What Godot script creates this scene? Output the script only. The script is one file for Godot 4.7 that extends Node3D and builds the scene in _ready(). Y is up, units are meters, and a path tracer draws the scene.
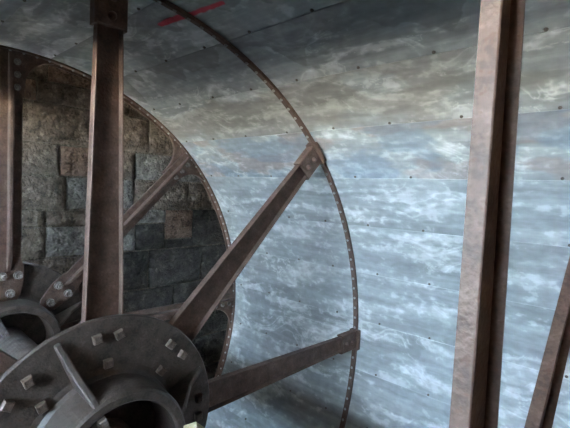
extends Node3D

# A big iron water wheel seen from inside its own drum. The wheel's axis runs along z;
# the far frame stands in front of a rubble stone wall, daylight comes in from the left.

const R := 2.4                 # inner radius of the drum
const PHASE := 89.8            # angle of the upright spokes, degrees
const STEP := 45.0             # eight spokes
const SEAM0 := 4.2             # angle of one sheet seam
const SEAM := 11.25            # 32 sheets round the drum
const Z_NEAR := -0.288
const Z_MID := -2.157
const Z_FAR := -3.947
const Z_WALL := -4.30

var M := {}
var rng := RandomNumberGenerator.new()
var nz := FastNoiseLite.new()

# ---------------------------------------------------------------- helpers
func begin() -> SurfaceTool:
	var st := SurfaceTool.new()
	st.begin(Mesh.PRIMITIVE_TRIANGLES)
	return st

func commit(st: SurfaceTool) -> ArrayMesh:
	st.generate_normals()
	return st.commit()

func part(called: String, mesh: Mesh, mat: Material, parent: Node, xf := Transform3D.IDENTITY) -> MeshInstance3D:
	var o := MeshInstance3D.new()
	o.name = called
	o.mesh = mesh
	o.material_override = mat
	o.transform = xf
	o.cast_shadow = GeometryInstance3D.SHADOW_CASTING_SETTING_ON
	parent.add_child(o, true)
	return o

func tag(o: Node, label: String, category: String, group := "") -> void:
	o.set_meta("label", label)
	o.set_meta("category", category)
	if group != "":
		o.set_meta("group", group)

func structure(o: Node, label: String, category: String) -> Node:
	tag(o, label, category)
	o.set_meta("kind", "structure")
	return o

func tri(st: SurfaceTool, a: Vector3, b: Vector3, c: Vector3) -> void:
	st.add_vertex(a); st.add_vertex(b); st.add_vertex(c)

# corners counter-clockwise seen from outside
func quad(st: SurfaceTool, a: Vector3, b: Vector3, c: Vector3, d: Vector3) -> void:
	tri(st, a, c, b); tri(st, a, d, c)

func inset(p: PackedVector2Array, c: float) -> PackedVector2Array:
	var out := PackedVector2Array()
	var n := p.size()
	for i in n:
		var e1 := (p[i] - p[(i + n - 1) % n]).normalized()
		var e2 := (p[(i + 1) % n] - p[i]).normalized()
		var n1 := Vector2(-e1.y, e1.x)
		var n2 := Vector2(-e2.y, e2.x)
		var k := 1.0 + n1.dot(n2)
		out.append(p[i] + (n1 + n2) * (c / maxf(k, 0.35)))
	return out

# outline (counter-clockwise, x right / y up) thickened from z0 to z1, edges chamfered by c
func slab(st: SurfaceTool, p: PackedVector2Array, z0: float, z1: float, c: float, xf := Transform3D.IDENTITY) -> void:
	st.set_smooth_group(-1)
	var q := inset(p, c) if c > 0.0 else p
	var n := p.size()
	var rings := [[q, z0], [p, z0 + c], [p, z1 - c], [q, z1]]
	for k in 3:
		if c <= 0.0 and k != 1:
			continue
		for i in n:
			var j := (i + 1) % n
			var a: Vector2 = rings[k][0][i]; var b: Vector2 = rings[k][0][j]
			var d: Vector2 = rings[k + 1][0][i]; var e: Vector2 = rings[k + 1][0][j]
			quad(st, xf * Vector3(a.x, a.y, rings[k][1]), xf * Vector3(b.x, b.y, rings[k][1]),
				xf * Vector3(e.x, e.y, rings[k + 1][1]), xf * Vector3(d.x, d.y, rings[k + 1][1]))
	var t := Geometry2D.triangulate_polygon(q)
	for i in range(0, t.size(), 3):
		var a := q[t[i]]; var b := q[t[i + 1]]; var d := q[t[i + 2]]
		if (b - a).cross(d - a) < 0.0:
			var s := b; b = d; d = s
		tri(st, xf * Vector3(a.x, a.y, z1), xf * Vector3(d.x, d.y, z1), xf * Vector3(b.x, b.y, z1))
		tri(st, xf * Vector3(a.x, a.y, z0), xf * Vector3(b.x, b.y, z0), xf * Vector3(d.x, d.y, z0))

func rect(x0: float, x1: float, y0: float, y1: float) -> PackedVector2Array:
	return PackedVector2Array([Vector2(x0, y0), Vector2(x1, y0), Vector2(x1, y1), Vector2(x0, y1)])

func block(st: SurfaceTool, x0: float, x1: float, y0: float, y1: float, z0: float, z1: float, c := 0.004, xf := Transform3D.IDENTITY) -> void:
	slab(st, rect(x0, x1, y0, y1), z0, z1, c, xf)

# profile of (radius, z) turned about the z axis; closed profile if it returns to its start
func lathe(st: SurfaceTool, prof: Array, segs: int, xf := Transform3D.IDENTITY, a0 := 0.0, a1 := TAU, smooth := false) -> void:
	st.set_smooth_group(1 if smooth else -1)
	for i in segs:
		var u := lerpf(a0, a1, float(i) / segs)
		var v := lerpf(a0, a1, float(i + 1) / segs)
		for k in prof.size() - 1:
			var p: Vector2 = prof[k]; var q: Vector2 = prof[k + 1]
			var a := xf * Vector3(p.x * cos(u), p.x * sin(u), p.y)
			var b := xf * Vector3(p.x * cos(v), p.x * sin(v), p.y)
			var c := xf * Vector3(q.x * cos(v), q.x * sin(v), q.y)
			var d := xf * Vector3(q.x * cos(u), q.x * sin(u), q.y)
			if p.x > 1e-5:
				tri(st, a, c, b)
			if q.x > 1e-5:
				tri(st, a, d, c)

func spoke_frame(deg: float, z: float) -> Transform3D:
	var a := deg_to_rad(deg)
	var e := Vector3(cos(a), sin(a), 0)
	var t := Vector3(sin(a), -cos(a), 0)
	return Transform3D(Basis(t, e, Vector3(0, 0, 1)), Vector3(0, 0, z))

# ---------------------------------------------------------------- materials
func sm(a: float, b: float, x: float) -> float:
	return smoothstep(a, b, x)

func fbm(x: float, y: float, z: float) -> float:
	return nz.get_noise_3d(x, y, z)

func seamless(seed_: int, freq: float, oct: int, size := 512) -> Image:
	var n := FastNoiseLite.new()
	n.seed = seed_
	n.noise_type = FastNoiseLite.TYPE_SIMPLEX_SMOOTH
	n.frequency = freq
	n.fractal_octaves = oct
	return n.get_seamless_image(size, size)

# colour texture from layered noise: dark > base > light, with specks of a fourth colour
func mottled(seed_: int, dark: Color, base: Color, light: Color, speck: Color, speck_at: float, size := 288) -> ImageTexture:
	var big := seamless(seed_, 0.012 * 512.0 / size, 4, size)
	var fine := seamless(seed_ + 7, 0.06 * 512.0 / size, 4, size)
	var spots := seamless(seed_ + 13, 0.03 * 512.0 / size, 5, size)
	var img := Image.create(size, size, true, Image.FORMAT_RGB8)
	for y in size:
		for x in size:
			var b := big.get_pixel(x, y).r
			var f := fine.get_pixel(x, y).r
			var s := spots.get_pixel(x, y).r
			var v := b * 0.6 + f * 0.4
			var c := base
			c = c.lerp(dark, sm(0.5, 0.25, v))
			c = c.lerp(light, sm(0.55, 0.8, v))
			c = c.lerp(speck, sm(speck_at, speck_at + 0.12, s * 0.7 + f * 0.3) * 0.8)
			img.set_pixel(x, y, c)
	img.generate_mipmaps()
	return ImageTexture.create_from_image(img)

func bump(seed_: int, freq: float, oct: int, strength: float, size := 512) -> ImageTexture:
	var img := seamless(seed_, freq, oct, size)
	img.convert(Image.FORMAT_RGBA8)
	img.bump_map_to_normal_map(strength)
	img.generate_mipmaps()
	return ImageTexture.create_from_image(img)

func metal(tex: Texture2D, nrm: Texture2D, rough: float, metallic: float, scale: float, nscale := 0.6, tint := Color.WHITE) -> StandardMaterial3D:
	var m := StandardMaterial3D.new()
	m.albedo_color = tint
	m.albedo_texture = tex
	m.roughness = rough
	m.metallic = metallic
	m.uv1_triplanar = true
	m.uv1_scale = Vector3.ONE * scale
	if nrm:
		m.normal_enabled = true
		m.normal_texture = nrm
		m.normal_scale = nscale
	return m

const TH0 := SEAM0 - 2.0 * SEAM     # lower seam of texture row 0
const ROWS := 11
const TW := 1024
const TH := 1024

# weathered zinc: every sheet has its own ground tone, white oxide streaks, tide marks, a few rust blooms
func sheet_texture() -> ImageTexture:
	nz.seed = 41
	nz.noise_type = FastNoiseLite.TYPE_SIMPLEX_SMOOTH
	nz.frequency = 1.0
	nz.fractal_type = FastNoiseLite.FRACTAL_FBM
	nz.fractal_octaves = 4
	var one := FastNoiseLite.new()
	one.seed = 9
	one.noise_type = FastNoiseLite.TYPE_SIMPLEX_SMOOTH
	one.frequency = 1.0
	one.fractal_octaves = 2
	var zinc := Color(.585, .61, .62)
	var pl := Color(.83, .85, .855)
	var tide := [2.0, 2.0, 2.0, 2.0, 2.0, 2.0, 2.0, 0.62, 0.66, 0.9, 2.0]
	var dark := Color(.33, .35, .345)
	var rose := Color(.58, .46, .42)
	var blue := Color(.42, .50, .58)
	var brown := Color(.41, .36, .31)
	var img := Image.create(TW, TH, true, Image.FORMAT_RGB8)
	for iy in TH:
		var th := TH0 + ROWS * SEAM * (iy + 0.5) / TH
		var s := clampi(int((th - TH0) / SEAM), 0, ROWS - 1)
		var f := (th - TH0) / SEAM - s
		var y := deg_to_rad(th) * R
		var wa := 0.42
		var sz := s * 3.7
		for ix in TW:
			var z := -4.1 + 3.9 * (ix + 0.5) / TW
			var w := one.get_noise_3d(z * 1.3, y * 1.6, 5.0)
			var n1 := fbm(z * 1.05 + w * 0.3, y * 4.6 + w * 0.3, sz)
			var n2 := fbm(z * 0.55, y * 1.1, sz + 20.0)
			var n3 := fbm(z * 9.0, y * 13.0, 3.0)
			var n4 := fbm(z * 0.9, y * 9.0, sz + 9.0)
			var n5 := fbm(z * 3.2, y * 7.0, 31.0)
			var c := zinc
			# broad damp patches with an outline
			var damp := n2 + 0.12 * n1 + 0.05 * n5
			c = c.lerp(dark, 0.18 * sm(0.04, 0.08, damp))
			# streaks along the sheet
			c = c.lerp(dark if n4 < 0.0 else pl, minf(0.3, 0.32 * absf(n4)))
			# white oxide: thin clouds and wisps drawn out along the sheet
			var wv := n1 + 0.32 * n5 + 0.08 * n3 + (wa - 0.45) * 0.5
			var wm := 0.62 * sm(-0.30, 0.45, wv) + 0.16 * sm(0.05, 0.10, wv + 0.10 * n3) + 0.22 * sm(0.17, 0.22, wv + 0.12 * n3)
			c = c.lerp(pl, wm * 0.40)
			var n6 := fbm(z * 1.4 + w * 0.5 + n5 * 0.15, y * 5.0 + w * 1.2, sz + 55.0)
			var wisp := pow(maxf(0.0, 1.0 - absf(n6) * 6.0), 2.0) * sm(-0.1, 0.25, n1 + 0.5 * n2 + 0.3 * n3)
			c = c.lerp(pl.lightened(0.3), wisp * 0.55)
			# tide lines
			var line := 1.0 - sm(0.0, 0.014, absf(n1 + 0.22 * n5 + 0.08 * n3 - 0.10))
			c = c.lerp(pl.lightened(0.25), line * 0.5 * sm(0.0, 0.2, n2 + 0.08))
			# fine run marks along the sheet
			var n7 := one.get_noise_3d(z * 0.7, y * 17.0 + n5 * 0.4, sz + 71.0)
			c = c.lerp(pl.lightened(0.2) if n7 > 0.0 else dark, 0.10 * sm(0.2, 0.45, absf(n7)))
			# crackled white specks
			c = c.lerp(pl.lightened(0.2), 0.22 * sm(0.16, 0.34, n3 * 0.8 + n5 * 0.4 + n1 * 0.5))
			# particular marks
			if s == 5:
				c = c.lerp(rose, 0.32 * sm(0.03, 0.25, fbm(z * 1.4, y * 3.0, 51.0) + 0.14))
				c = c.lerp(blue, 0.42 * sm(0.0, 0.22, fbm(z * 1.2, y * 2.5, 77.0) + 0.14))
			elif s == 6:
				c = c.lerp(brown, 0.30 * sm(0.0, 0.3, fbm(z * 1.0, y * 2.0, 61.0) + 0.12))
			# some sheets have a scalloped tide mark: bare zinc on one side, grey bloom on the other
			var tide_at: float = tide[s] + 0.55 * one.get_noise_2d(z * 2.2, s * 7.0 - 46.0) + 0.05 * n3
			var bare := sm(tide_at, tide_at + 0.03, f)
			c = c.lerp(Color(.46, .475, .47), bare * 0.5)
			# fine grain
			var gr := 1.0 + 0.10 * n3
			# red crayon strokes
			for k in 2:
				var a := Vector2(-2.437, 79.125) if k == 0 else Vector2(-2.150, 78.50)
				var b := Vector2(-2.232, 78.86) if k == 0 else Vector2(-1.875, 78.14)
				var p := Vector2(z, deg_to_rad(th) * R)
				a.y = deg_to_rad(a.y) * R
				b.y = deg_to_rad(b.y) * R
				var t := clampf((p - a).dot(b - a) / (b - a).length_squared(), 0.0, 1.0)
				var d := p.distance_to(a.lerp(b, t))
				var hw := 0.028 if k == 0 else 0.024
				c = c.lerp(Color(.80, .22, .30), 0.9 * sm(hw, hw * 0.6, d + 0.012 * n3))
			img.set_pixel(ix, iy, Color(c.r * gr, c.g * gr, c.b * gr))
	img.generate_mipmaps()
	return ImageTexture.create_from_image(img)

func make_materials() -> void:
	var rust_n := bump(5, 0.05, 4, 3.0)
	var rust := mottled(21, Color(.27, .204, .174), Color(.332, .258, .222), Color(.40, .322, .284), Color(.305, .208, .158), .66)
	M.spoke = metal(rust, rust_n, 0.62, 0.0, 1.6, 0.5)
	var iron := mottled(33, Color(.20, .168, .148), Color(.272, .235, .21), Color(.345, .305, .277), Color(.285, .205, .16), .66)
	M.iron = metal(iron, rust_n, 0.55, 0.0, 1.8, 0.5)
	var worn := mottled(45, Color(.34, .31, .29), Color(.46, .43, .41), Color(.58, .56, .54), Color(.36, .26, .2), .66)
	M.bolt = metal(worn, rust_n, 0.5, 0.15, 5.0, 0.4)
	M.hub_bolt = metal(iron, rust_n, 0.5, 0.1, 5.0, 0.4, Color(1.3, 1.27, 1.24))
	M.shoe_bolt = metal(rust, rust_n, 0.6, 0.0, 5.0, 0.3, Color(1.1, 1.1, 1.1))
	M.zinc_bolt = metal(worn, rust_n, 0.5, 0.3, 5.0, 0.3, Color(.8, .8, .8))
	M.rivet = metal(mottled(49, Color(.42, .41, .40), Color(.56, .56, .55), Color(.66, .66, .65), Color(.45, .38, .33), .68), null, 0.5, 0.2, 5.0)
	M.axle = metal(worn, rust_n, 0.5, 0.2, 1.5, 0.3)
	var sheet := StandardMaterial3D.new()
	sheet.albedo_texture = sheet_texture()
	sheet.roughness = 0.55
	sheet.metallic = 0.25
	sheet.normal_enabled = true
	sheet.normal_texture = bump(81, 0.03, 4, 2.0)
	sheet.normal_scale = 0.15
	M.sheet = sheet
	var stone_n := bump(91, 0.03, 5, 22.0)
	for k in 4:
		var t: Array = [[Color(.21, .183, .16), Color(.375, .335, .295), Color(.51, .47, .425)],
			[Color(.25, .235, .22), Color(.41, .395, .375), Color(.56, .545, .525)],
			[Color(.26, .20, .165), Color(.45, .37, .32), Color(.55, .48, .43)],
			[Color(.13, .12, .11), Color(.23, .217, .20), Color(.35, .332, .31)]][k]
		var tex := mottled(101 + k * 3, t[0], t[1], t[2], Color(.52, .50, .46), .70)
		M["stone%d" % k] = metal(tex, stone_n, 0.92, 0.0, 1.1, 0.85)
	var mortar := mottled(141, Color(.24, .21, .18), Color(.36, .33, .29), Color(.45, .42, .38), Color(.5, .48, .44), .66)
	M.mortar = metal(mortar, stone_n, 0.95, 0.0, 2.2, 0.8)
	var plaster := mottled(151, Color(.45, .39, .33), Color(.57, .50, .43), Color(.64, .58, .51), Color(.42, .36, .30), .7)
	M.plaster = metal(plaster, stone_n, 0.95, 0.0, 0.7, 0.4)
	var wood := mottled(161, Color(.68, .62, .50), Color(.80, .75, .63), Color(.86, .82, .72), Color(.5, .42, .28), .72)
	M.wood = metal(wood, null, 0.7, 0.0, 3.0)

# ---------------------------------------------------------------- wheel
func bolt_square(w: float, h: float) -> ArrayMesh:
	var st := begin()
	block(st, -w / 2, w / 2, -w / 2, w / 2, 0.0, h, w * 0.12)
	return commit(st)

func bolt_hex(w: float, h: float) -> ArrayMesh:
	var st := begin()
	var p := PackedVector2Array()
	for i in 6:
		p.append(Vector2.from_angle(TAU * i / 6.0) * w * 0.5)
	lathe(st, [Vector2(w * 0.60, 0), Vector2(w * 0.58, h * 0.14), Vector2(0, h * 0.14)], 14)
	slab(st, p, h * 0.1, h * 0.7, w * 0.06)
	lathe(st, [Vector2(w * 0.27, h * 0.6), Vector2(w * 0.27, h * 0.95), Vector2(w * 0.2, h), Vector2(0, h)], 10)
	return commit(st)

func bolt_dome(w: float, h: float, segs := 10) -> ArrayMesh:
	var st := begin()
	var pr := []
	for k in 5:
		var a := k * PI / 8.0
		pr.append(Vector2(w * 0.5 * cos(a), h * sin(a)))
	lathe(st, pr, segs, Transform3D.IDENTITY, 0, TAU, true)
	return commit(st)

func facing_in(th: float, z: float, r: float) -> Transform3D:
	var a := deg_to_rad(th)
	var n := Vector3(-cos(a), -sin(a), 0)
	var t := Vector3(-sin(a), cos(a), 0)
	return Transform3D(Basis(t, n.cross(t), n), Vector3(cos(a) * r, sin(a) * r, z))

func sheet_mesh(k: int) -> ArrayMesh:
	var st := begin()
	st.set_smooth_group(1)
	var a0 := SEAM0 + k * SEAM
	var row := posmod(k + 2, ROWS)
	var nu := 8
	var nv := 28
	var z0 := -3.985
	var z1 := -0.22
	var pt := func(i: int, j: int, out: float) -> Vector3:
		var f := lerpf(-0.035, 1.0, float(i) / nu)
		var a := deg_to_rad(a0 + f * SEAM)
		var z := lerpf(z0, z1, float(j) / nv)
		var r := R + out - 0.005 * f + 0.0025 * nz.get_noise_3d(z * 1.1, a * 7.0, k * 5.0)
		return Vector3(cos(a) * r, sin(a) * r, z)
	var uvf := func(i: int, j: int) -> Vector2:
		var f := clampf(lerpf(-0.035, 1.0, float(i) / nu), 0.004, 0.996)
		return Vector2((lerpf(z0, z1, float(j) / nv) + 4.1) / 3.9, (row + f) / ROWS)
	for i in nu:
		for j in nv:
			for v in [[0, 0], [1, 1], [1, 0], [0, 0], [0, 1], [1, 1]]:
				st.set_uv(uvf.call(i + v[0], j + v[1]))
				st.add_vertex(pt.call(i + v[0], j + v[1], 0.0))
			for v in [[0, 0], [1, 0], [1, 1], [0, 0], [1, 1], [0, 1]]:
				st.set_uv(uvf.call(i + v[0], j + v[1]))
				st.add_vertex(pt.call(i + v[0], j + v[1], 0.004))
	st.set_smooth_group(-1)
	for j in nv:
		for e in [0, nu]:
			st.set_uv(uvf.call(e, j))
			quad(st, pt.call(e, j, 0.0), pt.call(e, j + 1, 0.0), pt.call(e, j + 1, 0.004), pt.call(e, j, 0.004))
	for i in nu:
		for e in [0, nv]:
			st.set_uv(uvf.call(i, e))
			quad(st, pt.call(i, e, 0.0), pt.call(i + 1, e, 0.0), pt.call(i + 1, e, 0.004), pt.call(i, e, 0.004))
	st.generate_normals()
	st.generate_tangents()
	return st.commit()

func build_drum(wheel: Node3D) -> void:
	var head := bolt_dome(0.021, 0.011)
	# sheets from low on the right, over the top, to the open left side
	for k in range(-14, 11):
		var s := part("drum_sheet", sheet_mesh(k), M.sheet, wheel)
		for i in 8:
			var z := -0.49 - 0.4735 * i + rng.randf_range(-0.02, 0.02)
			if absf(z - Z_MID) < 0.05:
				z += 0.09
			z = maxf(z, -3.86)
			part("bolt", head, M.zinc_bolt, s, facing_in(SEAM0 + k * SEAM + 0.35, z, R - 0.003))

func ring_mesh(prof: Array) -> ArrayMesh:
	var st := begin()
	lathe(st, prof, 160)
	return commit(st)

func build_rim(wheel: Node3D, z: float, far: bool) -> void:
	var prof: Array
	var ri := R - 0.011
	if far:
		prof = [Vector2(ri - 0.012, z + 0.020), Vector2(R - 0.007, z + 0.020), Vector2(R - 0.007, z - 0.045), Vector2(R - 0.045, z - 0.045),
			Vector2(R - 0.045, z - 0.033), Vector2(ri - 0.012, z - 0.033), Vector2(ri - 0.012, z + 0.020)]
	else:
		prof = [Vector2(ri - 0.012, z - 0.026), Vector2(ri - 0.012, z + 0.014), Vector2(ri - 0.020, z + 0.014), Vector2(ri - 0.020, z + 0.021),
			Vector2(R - 0.007, z + 0.021), Vector2(R - 0.007, z - 0.026), Vector2(ri - 0.012, z - 0.026)]
	var rim := part("rim", ring_mesh(prof), M.spoke, wheel)
	var head := bolt_dome(0.024, 0.013, 8)
	var rest := begin()
	var n := 156
	for i in n:
		var th := 360.0 * i / n
		var xf := facing_in(th, z - 0.006 if not far else z - 0.004, ri - 0.0125)
		var rel := fposmod(th + 45.0, 360.0)
		if rel < 150.0 and z < -1.0:
			part("rivet", head, M.rivet, rim, xf)
		else:
			rest.append_from(head, 0, xf)
	var rr := part("rivet_row", rest.commit(), M.rivet, rim)
	rr.set_meta("kind", "stuff")

# pressed channel spoke, open towards +z, tapering to the rim
func channel_mesh(front: float) -> ArrayMesh:
	var st := begin()
	var sec := func(hw: float) -> Array:
		return [Vector2(-hw, -0.024), Vector2(hw, -0.024), Vector2(hw, front - 0.003), Vector2(hw - 0.003, front), Vector2(hw - 0.007, front),
			Vector2(hw - 0.010, -0.012), Vector2(-hw + 0.010, -0.012), Vector2(-hw + 0.007, front), Vector2(-hw + 0.003, front), Vector2(-hw, front - 0.003)]
	st.set_smooth_group(-1)
	var cuts := [[0.36, 0.104], [0.75, 0.098], [1.4, 0.083], [2.05, 0.068], [2.36, 0.061]]
	for k in cuts.size() - 1:
		var a: Array = sec.call(cuts[k][1]); var b: Array = sec.call(cuts[k + 1][1])
		for i in a.size():
			var j := (i + 1) % a.size()
			quad(st, Vector3(a[j].x, cuts[k][0], a[j].y), Vector3(a[i].x, cuts[k][0], a[i].y),
				Vector3(b[i].x, cuts[k + 1][0], b[i].y), Vector3(b[j].x, cuts[k + 1][0], b[j].y))
	for e in [0, 4]:
		var s: Array = sec.call(cuts[e][1])
		var y: float = cuts[e][0]
		for q in [[0, 1, 5, 6], [1, 2, 4, 5], [0, 6, 7, 9]]:
			var v := []
			for i in q:
				v.append(Vector3(s[i].x, y, s[i].y))
			quad(st, v[0], v[1], v[2], v[3])
	return commit(st)

func shoe_mesh() -> ArrayMesh:
	var st := begin()
	# front plate, cheeks and the foot that sits on the rim
	block(st, -0.082, 0.082, 2.130, 2.372, 0.020, 0.036, 0.006)
	block(st, -0.083, -0.070, 2.130, 2.372, -0.034, 0.030, 0.004)
	block(st, 0.070, 0.083, 2.130, 2.372, -0.034, 0.030, 0.004)
	block(st, -0.092, 0.092, 2.338, 2.378, -0.045, 0.062, 0.007)
	return commit(st)

func build_channel_frame(wheel: Node3D, z: float) -> void:
	var mat: Material = M.spoke
	var ch := channel_mesh(0.024 if z < -1.0 else 0.015)
	var shoe := shoe_mesh()
	var dome := bolt_dome(0.046, 0.026, 12)
	for k in 8:
		var xf := spoke_frame(PHASE + k * STEP, z)
		var s := part("spoke", ch, mat, wheel, xf)
		var sh := part("shoe", shoe, mat, s)
		sh.set_meta("label", "riveted iron shoe bolting the spoke to the rim")
		for y in [2.185, 2.275]:
			part("bolt", dome, M.shoe_bolt, s, Transform3D(Basis.IDENTITY, Vector3(0, y, 0.035)))

func hub_mesh(z0: float, z1: float, zb: float) -> ArrayMesh:
	var st := begin()
	var rd := 0.668
	lathe(st, [Vector2(0.127, z0), Vector2(rd - 0.006, z0), Vector2(rd, z0 + 0.006), Vector2(rd, z1 - 0.008), Vector2(rd - 0.008, z1),
		Vector2(0.415, z1 + 0.002), Vector2(0.388, z1 + 0.012), Vector2(0.372, z1 + 0.035), Vector2(0.358, zb - 0.035), Vector2(0.352, zb - 0.012), Vector2(0.340, zb),
		Vector2(0.304, zb), Vector2(0.294, zb - 0.012), Vector2(0.29, z0 + 0.03), Vector2(0.127, z0 + 0.03)], 72, Transform3D.IDENTITY, 0, TAU, false)
	return commit(st)

func build_hub(wheel: Node3D, z: float, far: bool) -> void:
	var z0 := 0.024
	var z1 := 0.056
	if far:
		z0 = -0.075
		z1 = -0.035
	var zb := z1 + 0.225
	var hub := part("hub", hub_mesh(z0, z1, zb), M.iron, wheel, Transform3D(Basis.IDENTITY, Vector3(0, 0, z)))
	hub.set_meta("label", "dark cast iron hub disc with raised boss")
	# four webs between alternate spokes
	for k in 4:
		var st := begin()
		var p := PackedVector2Array([Vector2(0.37, z1 - 0.004), Vector2(0.635, z1 - 0.004), Vector2(0.628, z1 + 0.022), Vector2(0.50, z1 + 0.085), Vector2(0.385, zb - 0.028), Vector2(0.342, zb - 0.008)])
		# outline in (radius, z), thickened tangentially
		var a := deg_to_rad(PHASE + 22.5 + k * 90.0)
		var e := Vector3(cos(a), sin(a), 0)
		var t := Vector3(sin(a), -cos(a), 0)
		slab(st, p, -0.017, 0.017, 0.007, Transform3D(Basis(e, Vector3(0, 0, 1), t), Vector3.ZERO))
		part("web", commit(st), M.iron, hub)
	var sq := bolt_square(0.044, 0.034)
	var hx := bolt_hex(0.060, 0.066)
	for k in 8:
		for b in [[0.573, 5.73], [0.573, -5.73], [0.4316 if not far else 0.425, 0.0]]:
			var a := deg_to_rad(PHASE + k * STEP + b[1])
			var pos := Vector3(cos(a) * b[0], sin(a) * b[0], z1 if not far else 0.022)
			var turn := a + rng.randf_range(-0.5, 0.5)
			part("bolt", hx if far else sq, M.bolt if far else M.hub_bolt, hub, Transform3D(Basis(Vector3(0, 0, 1), turn), pos))
	# taper keys wedged between the axle and the eye of the boss
	for k in 2:
		var st := begin()
		var kf := spoke_frame(PHASE + 24.0 + 180.0 * k, 0)
		slab(st, PackedVector2Array([Vector2(-0.022, 0.124), Vector2(0.022, 0.124), Vector2(0.022, 0.292), Vector2(-0.022, 0.292)]), z0 + 0.02, zb - 0.02, 0.006, kf)
		block(st, -0.018, 0.018, 0.250, 0.286, zb - 0.022, zb + 0.015, 0.005, kf)
		part("key", commit(st), M.bolt, hub)

# cast tee spoke of the far frame: flat plate with a rib standing towards the inside of the wheel
func build_cast_frame(wheel: Node3D, z: float) -> void:
	var st := begin()
	var outl := PackedVector2Array([Vector2(-0.03, 0.335), Vector2(0.03, 0.335), Vector2(0.075, 0.40), Vector2(0.100, 0.54), Vector2(0.098, 0.63), Vector2(0.080, 0.72),
		Vector2(0.078, 2.36), Vector2(-0.078, 2.36), Vector2(-0.080, 0.72), Vector2(-0.098, 0.63), Vector2(-0.100, 0.54), Vector2(-0.075, 0.40)])
	slab(st, outl, 0.0, 0.022, 0.004)
	var plate := commit(st)
	st = begin()
	slab(st, PackedVector2Array([Vector2(0.60, 0.018), Vector2(2.355, 0.018), Vector2(2.355, 0.045), Vector2(2.2, 0.085), Vector2(0.80, 0.092), Vector2(0.66, 0.060)]), -0.014, 0.014, 0.005,
		Transform3D(Basis(Vector3(0, 1, 0), Vector3(0, 0, 1), Vector3(1, 0, 0)), Vector3(-0.012, 0, 0)))
	var rib := commit(st)
	# lug of the rim with hollow fillets on both sides
	var lp := PackedVector2Array()
	var n := 9
	for i in n:
		var a := PI / 2.0 * i / (n - 1)
		lp.append(Vector2(0.095 + 0.22 * (1.0 - cos(a)), 2.36 - 0.24 * (1.0 - sin(a)) - 0.02))
	lp.append(Vector2(0.315, 2.352))
	var full := PackedVector2Array()
	full.append(Vector2(0.095, 2.02))
	for v in lp:
		full.append(v)
	full.append(Vector2(0.0, 2.388))
	for i in range(lp.size() - 1, -1, -1):
		full.append(Vector2(-lp[i].x, lp[i].y))
	full.append(Vector2(-0.095, 2.02))
	st = begin()
	slab(st, full, -0.032, -0.001, 0.004)
	var lug := commit(st)
	var dome := bolt_hex(0.046, 0.036)
	for k in 8:
		var s := part("spoke", plate, M.spoke, wheel, spoke_frame(PHASE + k * STEP, z))
		part("rib", rib, M.spoke, s)
		part("lug", lug, M.spoke, s)
		for y in [2.09, 2.19, 2.29]:
			part("bolt", dome, M.bolt, s, Transform3D(Basis.IDENTITY, Vector3(0.038, y, 0.020)))

func build_axle(wheel: Node3D) -> void:
	var st := begin()
	lathe(st, [Vector2(0, -4.255), Vector2(0.11, -4.255), Vector2(0.115, -4.2), Vector2(0.128, -4.18), Vector2(0.128, 0.22), Vector2(0.115, 0.23), Vector2(0.115, 0.52), Vector2(0.105, 0.53), Vector2(0, 0.53)], 40)
	part("axle", commit(st), M.axle, wheel)

func build_wheel() -> void:
	var w := Node3D.new()
	w.name = "water_wheel"
	add_child(w)
	tag(w, "huge rusty iron water wheel with spokes, hub discs and a drum of weathered zinc sheets", "water wheel")
	build_axle(w)
	build_drum(w)
	for z in [Z_NEAR, Z_MID]:
		build_rim(w, z, false)
		build_channel_frame(w, z)
		build_hub(w, z, false)
	build_rim(w, Z_FAR, true)
	build_cast_frame(w, Z_FAR)
	build_hub(w, Z_FAR, true)

# ---------------------------------------------------------------- building
func stone_mesh(w: float, h: float, seed_: float) -> ArrayMesh:
	# pitch-faced block: front face displaced, edges rounded back into the joint
	var st := begin()
	st.set_smooth_group(1)
	var nx := clampi(int(w / 0.03), 6, 26)
	var ny := clampi(int(h / 0.03), 5, 16)
	var pt := func(i: int, j: int) -> Vector3:
		var u := float(i) / nx
		var v := float(j) / ny
		var x := (u - 0.5) * w
		var y := (v - 0.5) * h
		var e := minf(minf(u, 1.0 - u) * w, minf(v, 1.0 - v) * h)
		var z := 0.024 * nz.get_noise_3d(x * 2.2, y * 2.2, seed_) + 0.030 * nz.get_noise_3d(x * 7.0, y * 8.0, seed_ + 4.0)
		z -= 0.030 * pow(1.0 - minf(e / 0.045, 1.0), 2.0)
		var jx := 0.010 * nz.get_noise_3d(x * 3.0, y * 3.0, seed_ + 9.0)
		return Vector3(x + jx, y + jx * 0.7, z)
	for i in nx:
		for j in ny:
			quad(st, pt.call(i, j), pt.call(i + 1, j), pt.call(i + 1, j + 1), pt.call(i, j + 1))
	st.set_smooth_group(-1)
	var d := Vector3(0, 0, -0.14)
	for i in nx:
		quad(st, pt.call(i, 0) + d, pt.call(i + 1, 0) + d, pt.call(i + 1, 0), pt.call(i, 0))
		quad(st, pt.call(i, ny), pt.call(i + 1, ny), pt.call(i + 1, ny) + d, pt.call(i, ny) + d)
	for j in ny:
		quad(st, pt.call(0, j) + d, pt.call(0, j), pt.call(0, j + 1), pt.call(0, j + 1) + d)
		quad(st, pt.call(nx, j), pt.call(nx, j) + d, pt.call(nx, j + 1) + d, pt.call(nx, j + 1))
	return commit(st)

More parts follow.
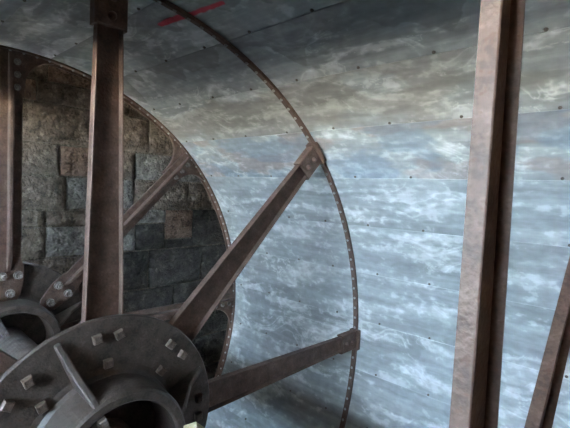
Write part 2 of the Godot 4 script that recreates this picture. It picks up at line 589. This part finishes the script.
func lay_stone(wall: Node3D, x0: float, x1: float, y0: float, y1: float, kind: int) -> void:
	var g := 0.010
	var m := stone_mesh(x1 - x0 - 2 * g, y1 - y0 - 2 * g, rng.randf() * 100.0)
	part("stone", m, M["stone%d" % kind], wall, Transform3D(Basis.IDENTITY, Vector3((x0 + x1) / 2, (y0 + y1) / 2, Z_WALL + rng.randf_range(-0.018, 0.012))))

func build_stone_wall() -> void:
	var st := begin()
	block(st, -4.9, 3.6, -3.1, 3.4, Z_WALL - 0.55, Z_WALL - 0.065, 0.0)
	var wall := part("wall_back", commit(st), M.mortar, self)
	structure(wall, "rough rubble stone wall in courses behind the far spokes", "wall")
	# course joints and upright joints as they show between the spokes
	var ys := [-2.45, -2.05, -1.70, -1.30, -0.95, -0.55, -0.20, 0.18, 0.62, 0.92, 1.08, 1.40, 1.70, 2.07, 2.27, 2.62, 2.95]
	var xs := {7: [-0.2, 0.70, 1.45, 2.15, 2.75], 8: [0.10, 0.385, 1.28], 9: [-0.30, 0.385, 1.05], 10: [-0.25, 0.56, 1.25, 1.95, 2.5],
		11: [-0.1, 0.5, 0.90, 1.262, 1.75, 2.3], 12: [0.05, 0.80, 1.42, 2.0], 13: [0.30, 0.95, 1.6]}
	for r in ys.size() - 1:
		var cuts := []
		var x := -2.75 + rng.randf() * 0.3
		var fixed: Array = xs.get(r, [])
		while x < (fixed[0] - 0.25 if fixed.size() > 0 else 3.35):
			cuts.append(x)
			x += rng.randf_range(0.38, 0.8)
		cuts.append_array(fixed)
		if fixed.size() > 0:
			x = fixed[-1]
			while x < 3.2:
				x += rng.randf_range(0.4, 0.75)
				cuts.append(x)
		for i in cuts.size() - 1:
			var kind := rng.randi_range(0, 1)
			if rng.randf() < 0.12:
				kind = 2
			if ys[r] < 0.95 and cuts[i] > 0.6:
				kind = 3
			if r >= 12:
				kind = 0 if rng.randf() < 0.7 else 2
			# there the courses break step; those stones are laid below
			if (r == 8 and cuts[i] > 1.27) or (r == 9 and cuts[i] > 1.04):
				continue
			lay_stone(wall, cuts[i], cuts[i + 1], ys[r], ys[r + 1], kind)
	var row := [[1.05, 1.64, 0.92, 1.08, 1], [1.28, 1.64, 0.62, 0.92, 3], [1.64, 2.01, 0.73, 1.08, 2], [1.64, 2.01, 0.62, 0.73, 3], [2.01, 2.60, 0.62, 1.08, 3], [2.60, 3.2, 0.62, 1.08, 3]]
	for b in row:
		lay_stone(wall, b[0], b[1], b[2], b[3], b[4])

func wall_box(called: String, a: Vector3, b: Vector3, label: String, cat: String, mat: Material) -> void:
	var st := begin()
	block(st, a.x, b.x, a.y, b.y, a.z, b.z, 0.0)
	structure(part(called, commit(st), mat, self), label, cat)

func build_house() -> void:
	build_stone_wall()
	wall_box("wall_right", Vector3(3.2, -3.1, -4.3), Vector3(3.6, 3.4, 3.6), "rendered side wall hidden behind the drum of the wheel", "wall", M.plaster)
	wall_box("wall_front", Vector3(-4.9, -3.1, 3.2), Vector3(3.2, 3.4, 3.6), "rendered wall of the wheelhouse facing the stone wall", "wall", M.plaster)
	wall_box("floor", Vector3(-4.9, -3.1, -4.3), Vector3(3.2, -2.85, 3.2), "dark floor of the wheel pit", "floor", M.mortar)
	wall_box("ceiling", Vector3(-4.9, 3.15, -4.3), Vector3(3.2, 3.4, 3.2), "plastered ceiling above the wheel", "ceiling", M.plaster)
	# left wall with one wide low window opening
	var wl := Node3D.new()
	wl.name = "wall_left"
	add_child(wl)
	structure(wl, "rendered side wall with one wide window opening onto daylight", "wall")
	for b in [[-2.85, WIN_Y0, -4.3, 3.2], [WIN_Y1, 3.15, -4.3, 3.2], [WIN_Y0, WIN_Y1, -4.3, WIN_Z0], [WIN_Y0, WIN_Y1, WIN_Z1, 3.2]]:
		var st := begin()
		block(st, -4.9, -4.5, b[0], b[1], b[2], b[3], 0.0)
		part("masonry", commit(st), M.plaster, wl)
	# masonry pier that carries the near end of the axle
	var ps := begin()
	block(ps, -0.3, 0.3, -2.85, -0.118, 0.25, 0.5, 0.01)
	tag(part("bearing_pier", commit(ps), M.mortar, self), "stone pier carrying the near end of the axle", "pier")
	# pale wooden wedge left on the axle
	var wst := begin()
	slab(wst, PackedVector2Array([Vector2(-0.062, 0.130), Vector2(0.062, 0.130), Vector2(0.066, 0.325), Vector2(0.015, 0.368), Vector2(-0.035, 0.358)]), -0.04, 0.04, 0.004)
	var wedge := part("wooden_wedge", commit(wst), M.wood, self, Transform3D(Basis(Vector3(0, 1, 0), -0.5), Vector3(0.055, 0.0, -1.40)))
	tag(wedge, "pale cream wooden wedge sitting on the axle beside the hub", "wedge")

const WIN_Y0 := 1.46
const WIN_Y1 := 2.06
const WIN_Z0 := -2.1
const WIN_Z1 := 0.25

func _ready() -> void:
	rng.seed = 20
	# camera
	var cam := Camera3D.new()
	cam.name = "camera"
	cam.fov = 54.026
	cam.near = 0.02
	cam.far = 200.0
	cam.transform = Transform3D(Basis.from_euler(Vector3(-0.0558846, -0.8121539, 0.0410213)), Vector3(-0.924933, 1.353412, 0.0))
	add_child(cam)
	cam.current = true
	# overcast daylight
	var env := Environment.new()
	env.background_mode = Environment.BG_SKY
	var sky := Sky.new()
	var psm := ProceduralSkyMaterial.new()
	psm.sky_top_color = Color(0.67, 0.79, 0.90)
	psm.sky_horizon_color = Color(0.83, 0.905, 0.96)
	psm.ground_horizon_color = Color(0.68, 0.68, 0.65)
	psm.ground_bottom_color = Color(0.64, 0.63, 0.59)
	psm.sky_energy_multiplier = 1.0
	psm.ground_energy_multiplier = 1.5      # added boost: lower sky brightened to throw more light on upper sheets
	psm.sun_angle_max = 0.0
	sky.sky_material = psm
	env.sky = sky
	env.ambient_light_source = Environment.AMBIENT_SOURCE_DISABLED
	env.tonemap_mode = Environment.TONE_MAPPER_LINEAR
	env.tonemap_exposure = 312.0
	env.sdfgi_enabled = true
	env.ssao_enabled = true
	env.ssil_enabled = true
	var we := WorldEnvironment.new()
	we.name = "environment"
	we.environment = env
	add_child(we)
	make_materials()
	build_wheel()
	build_house()
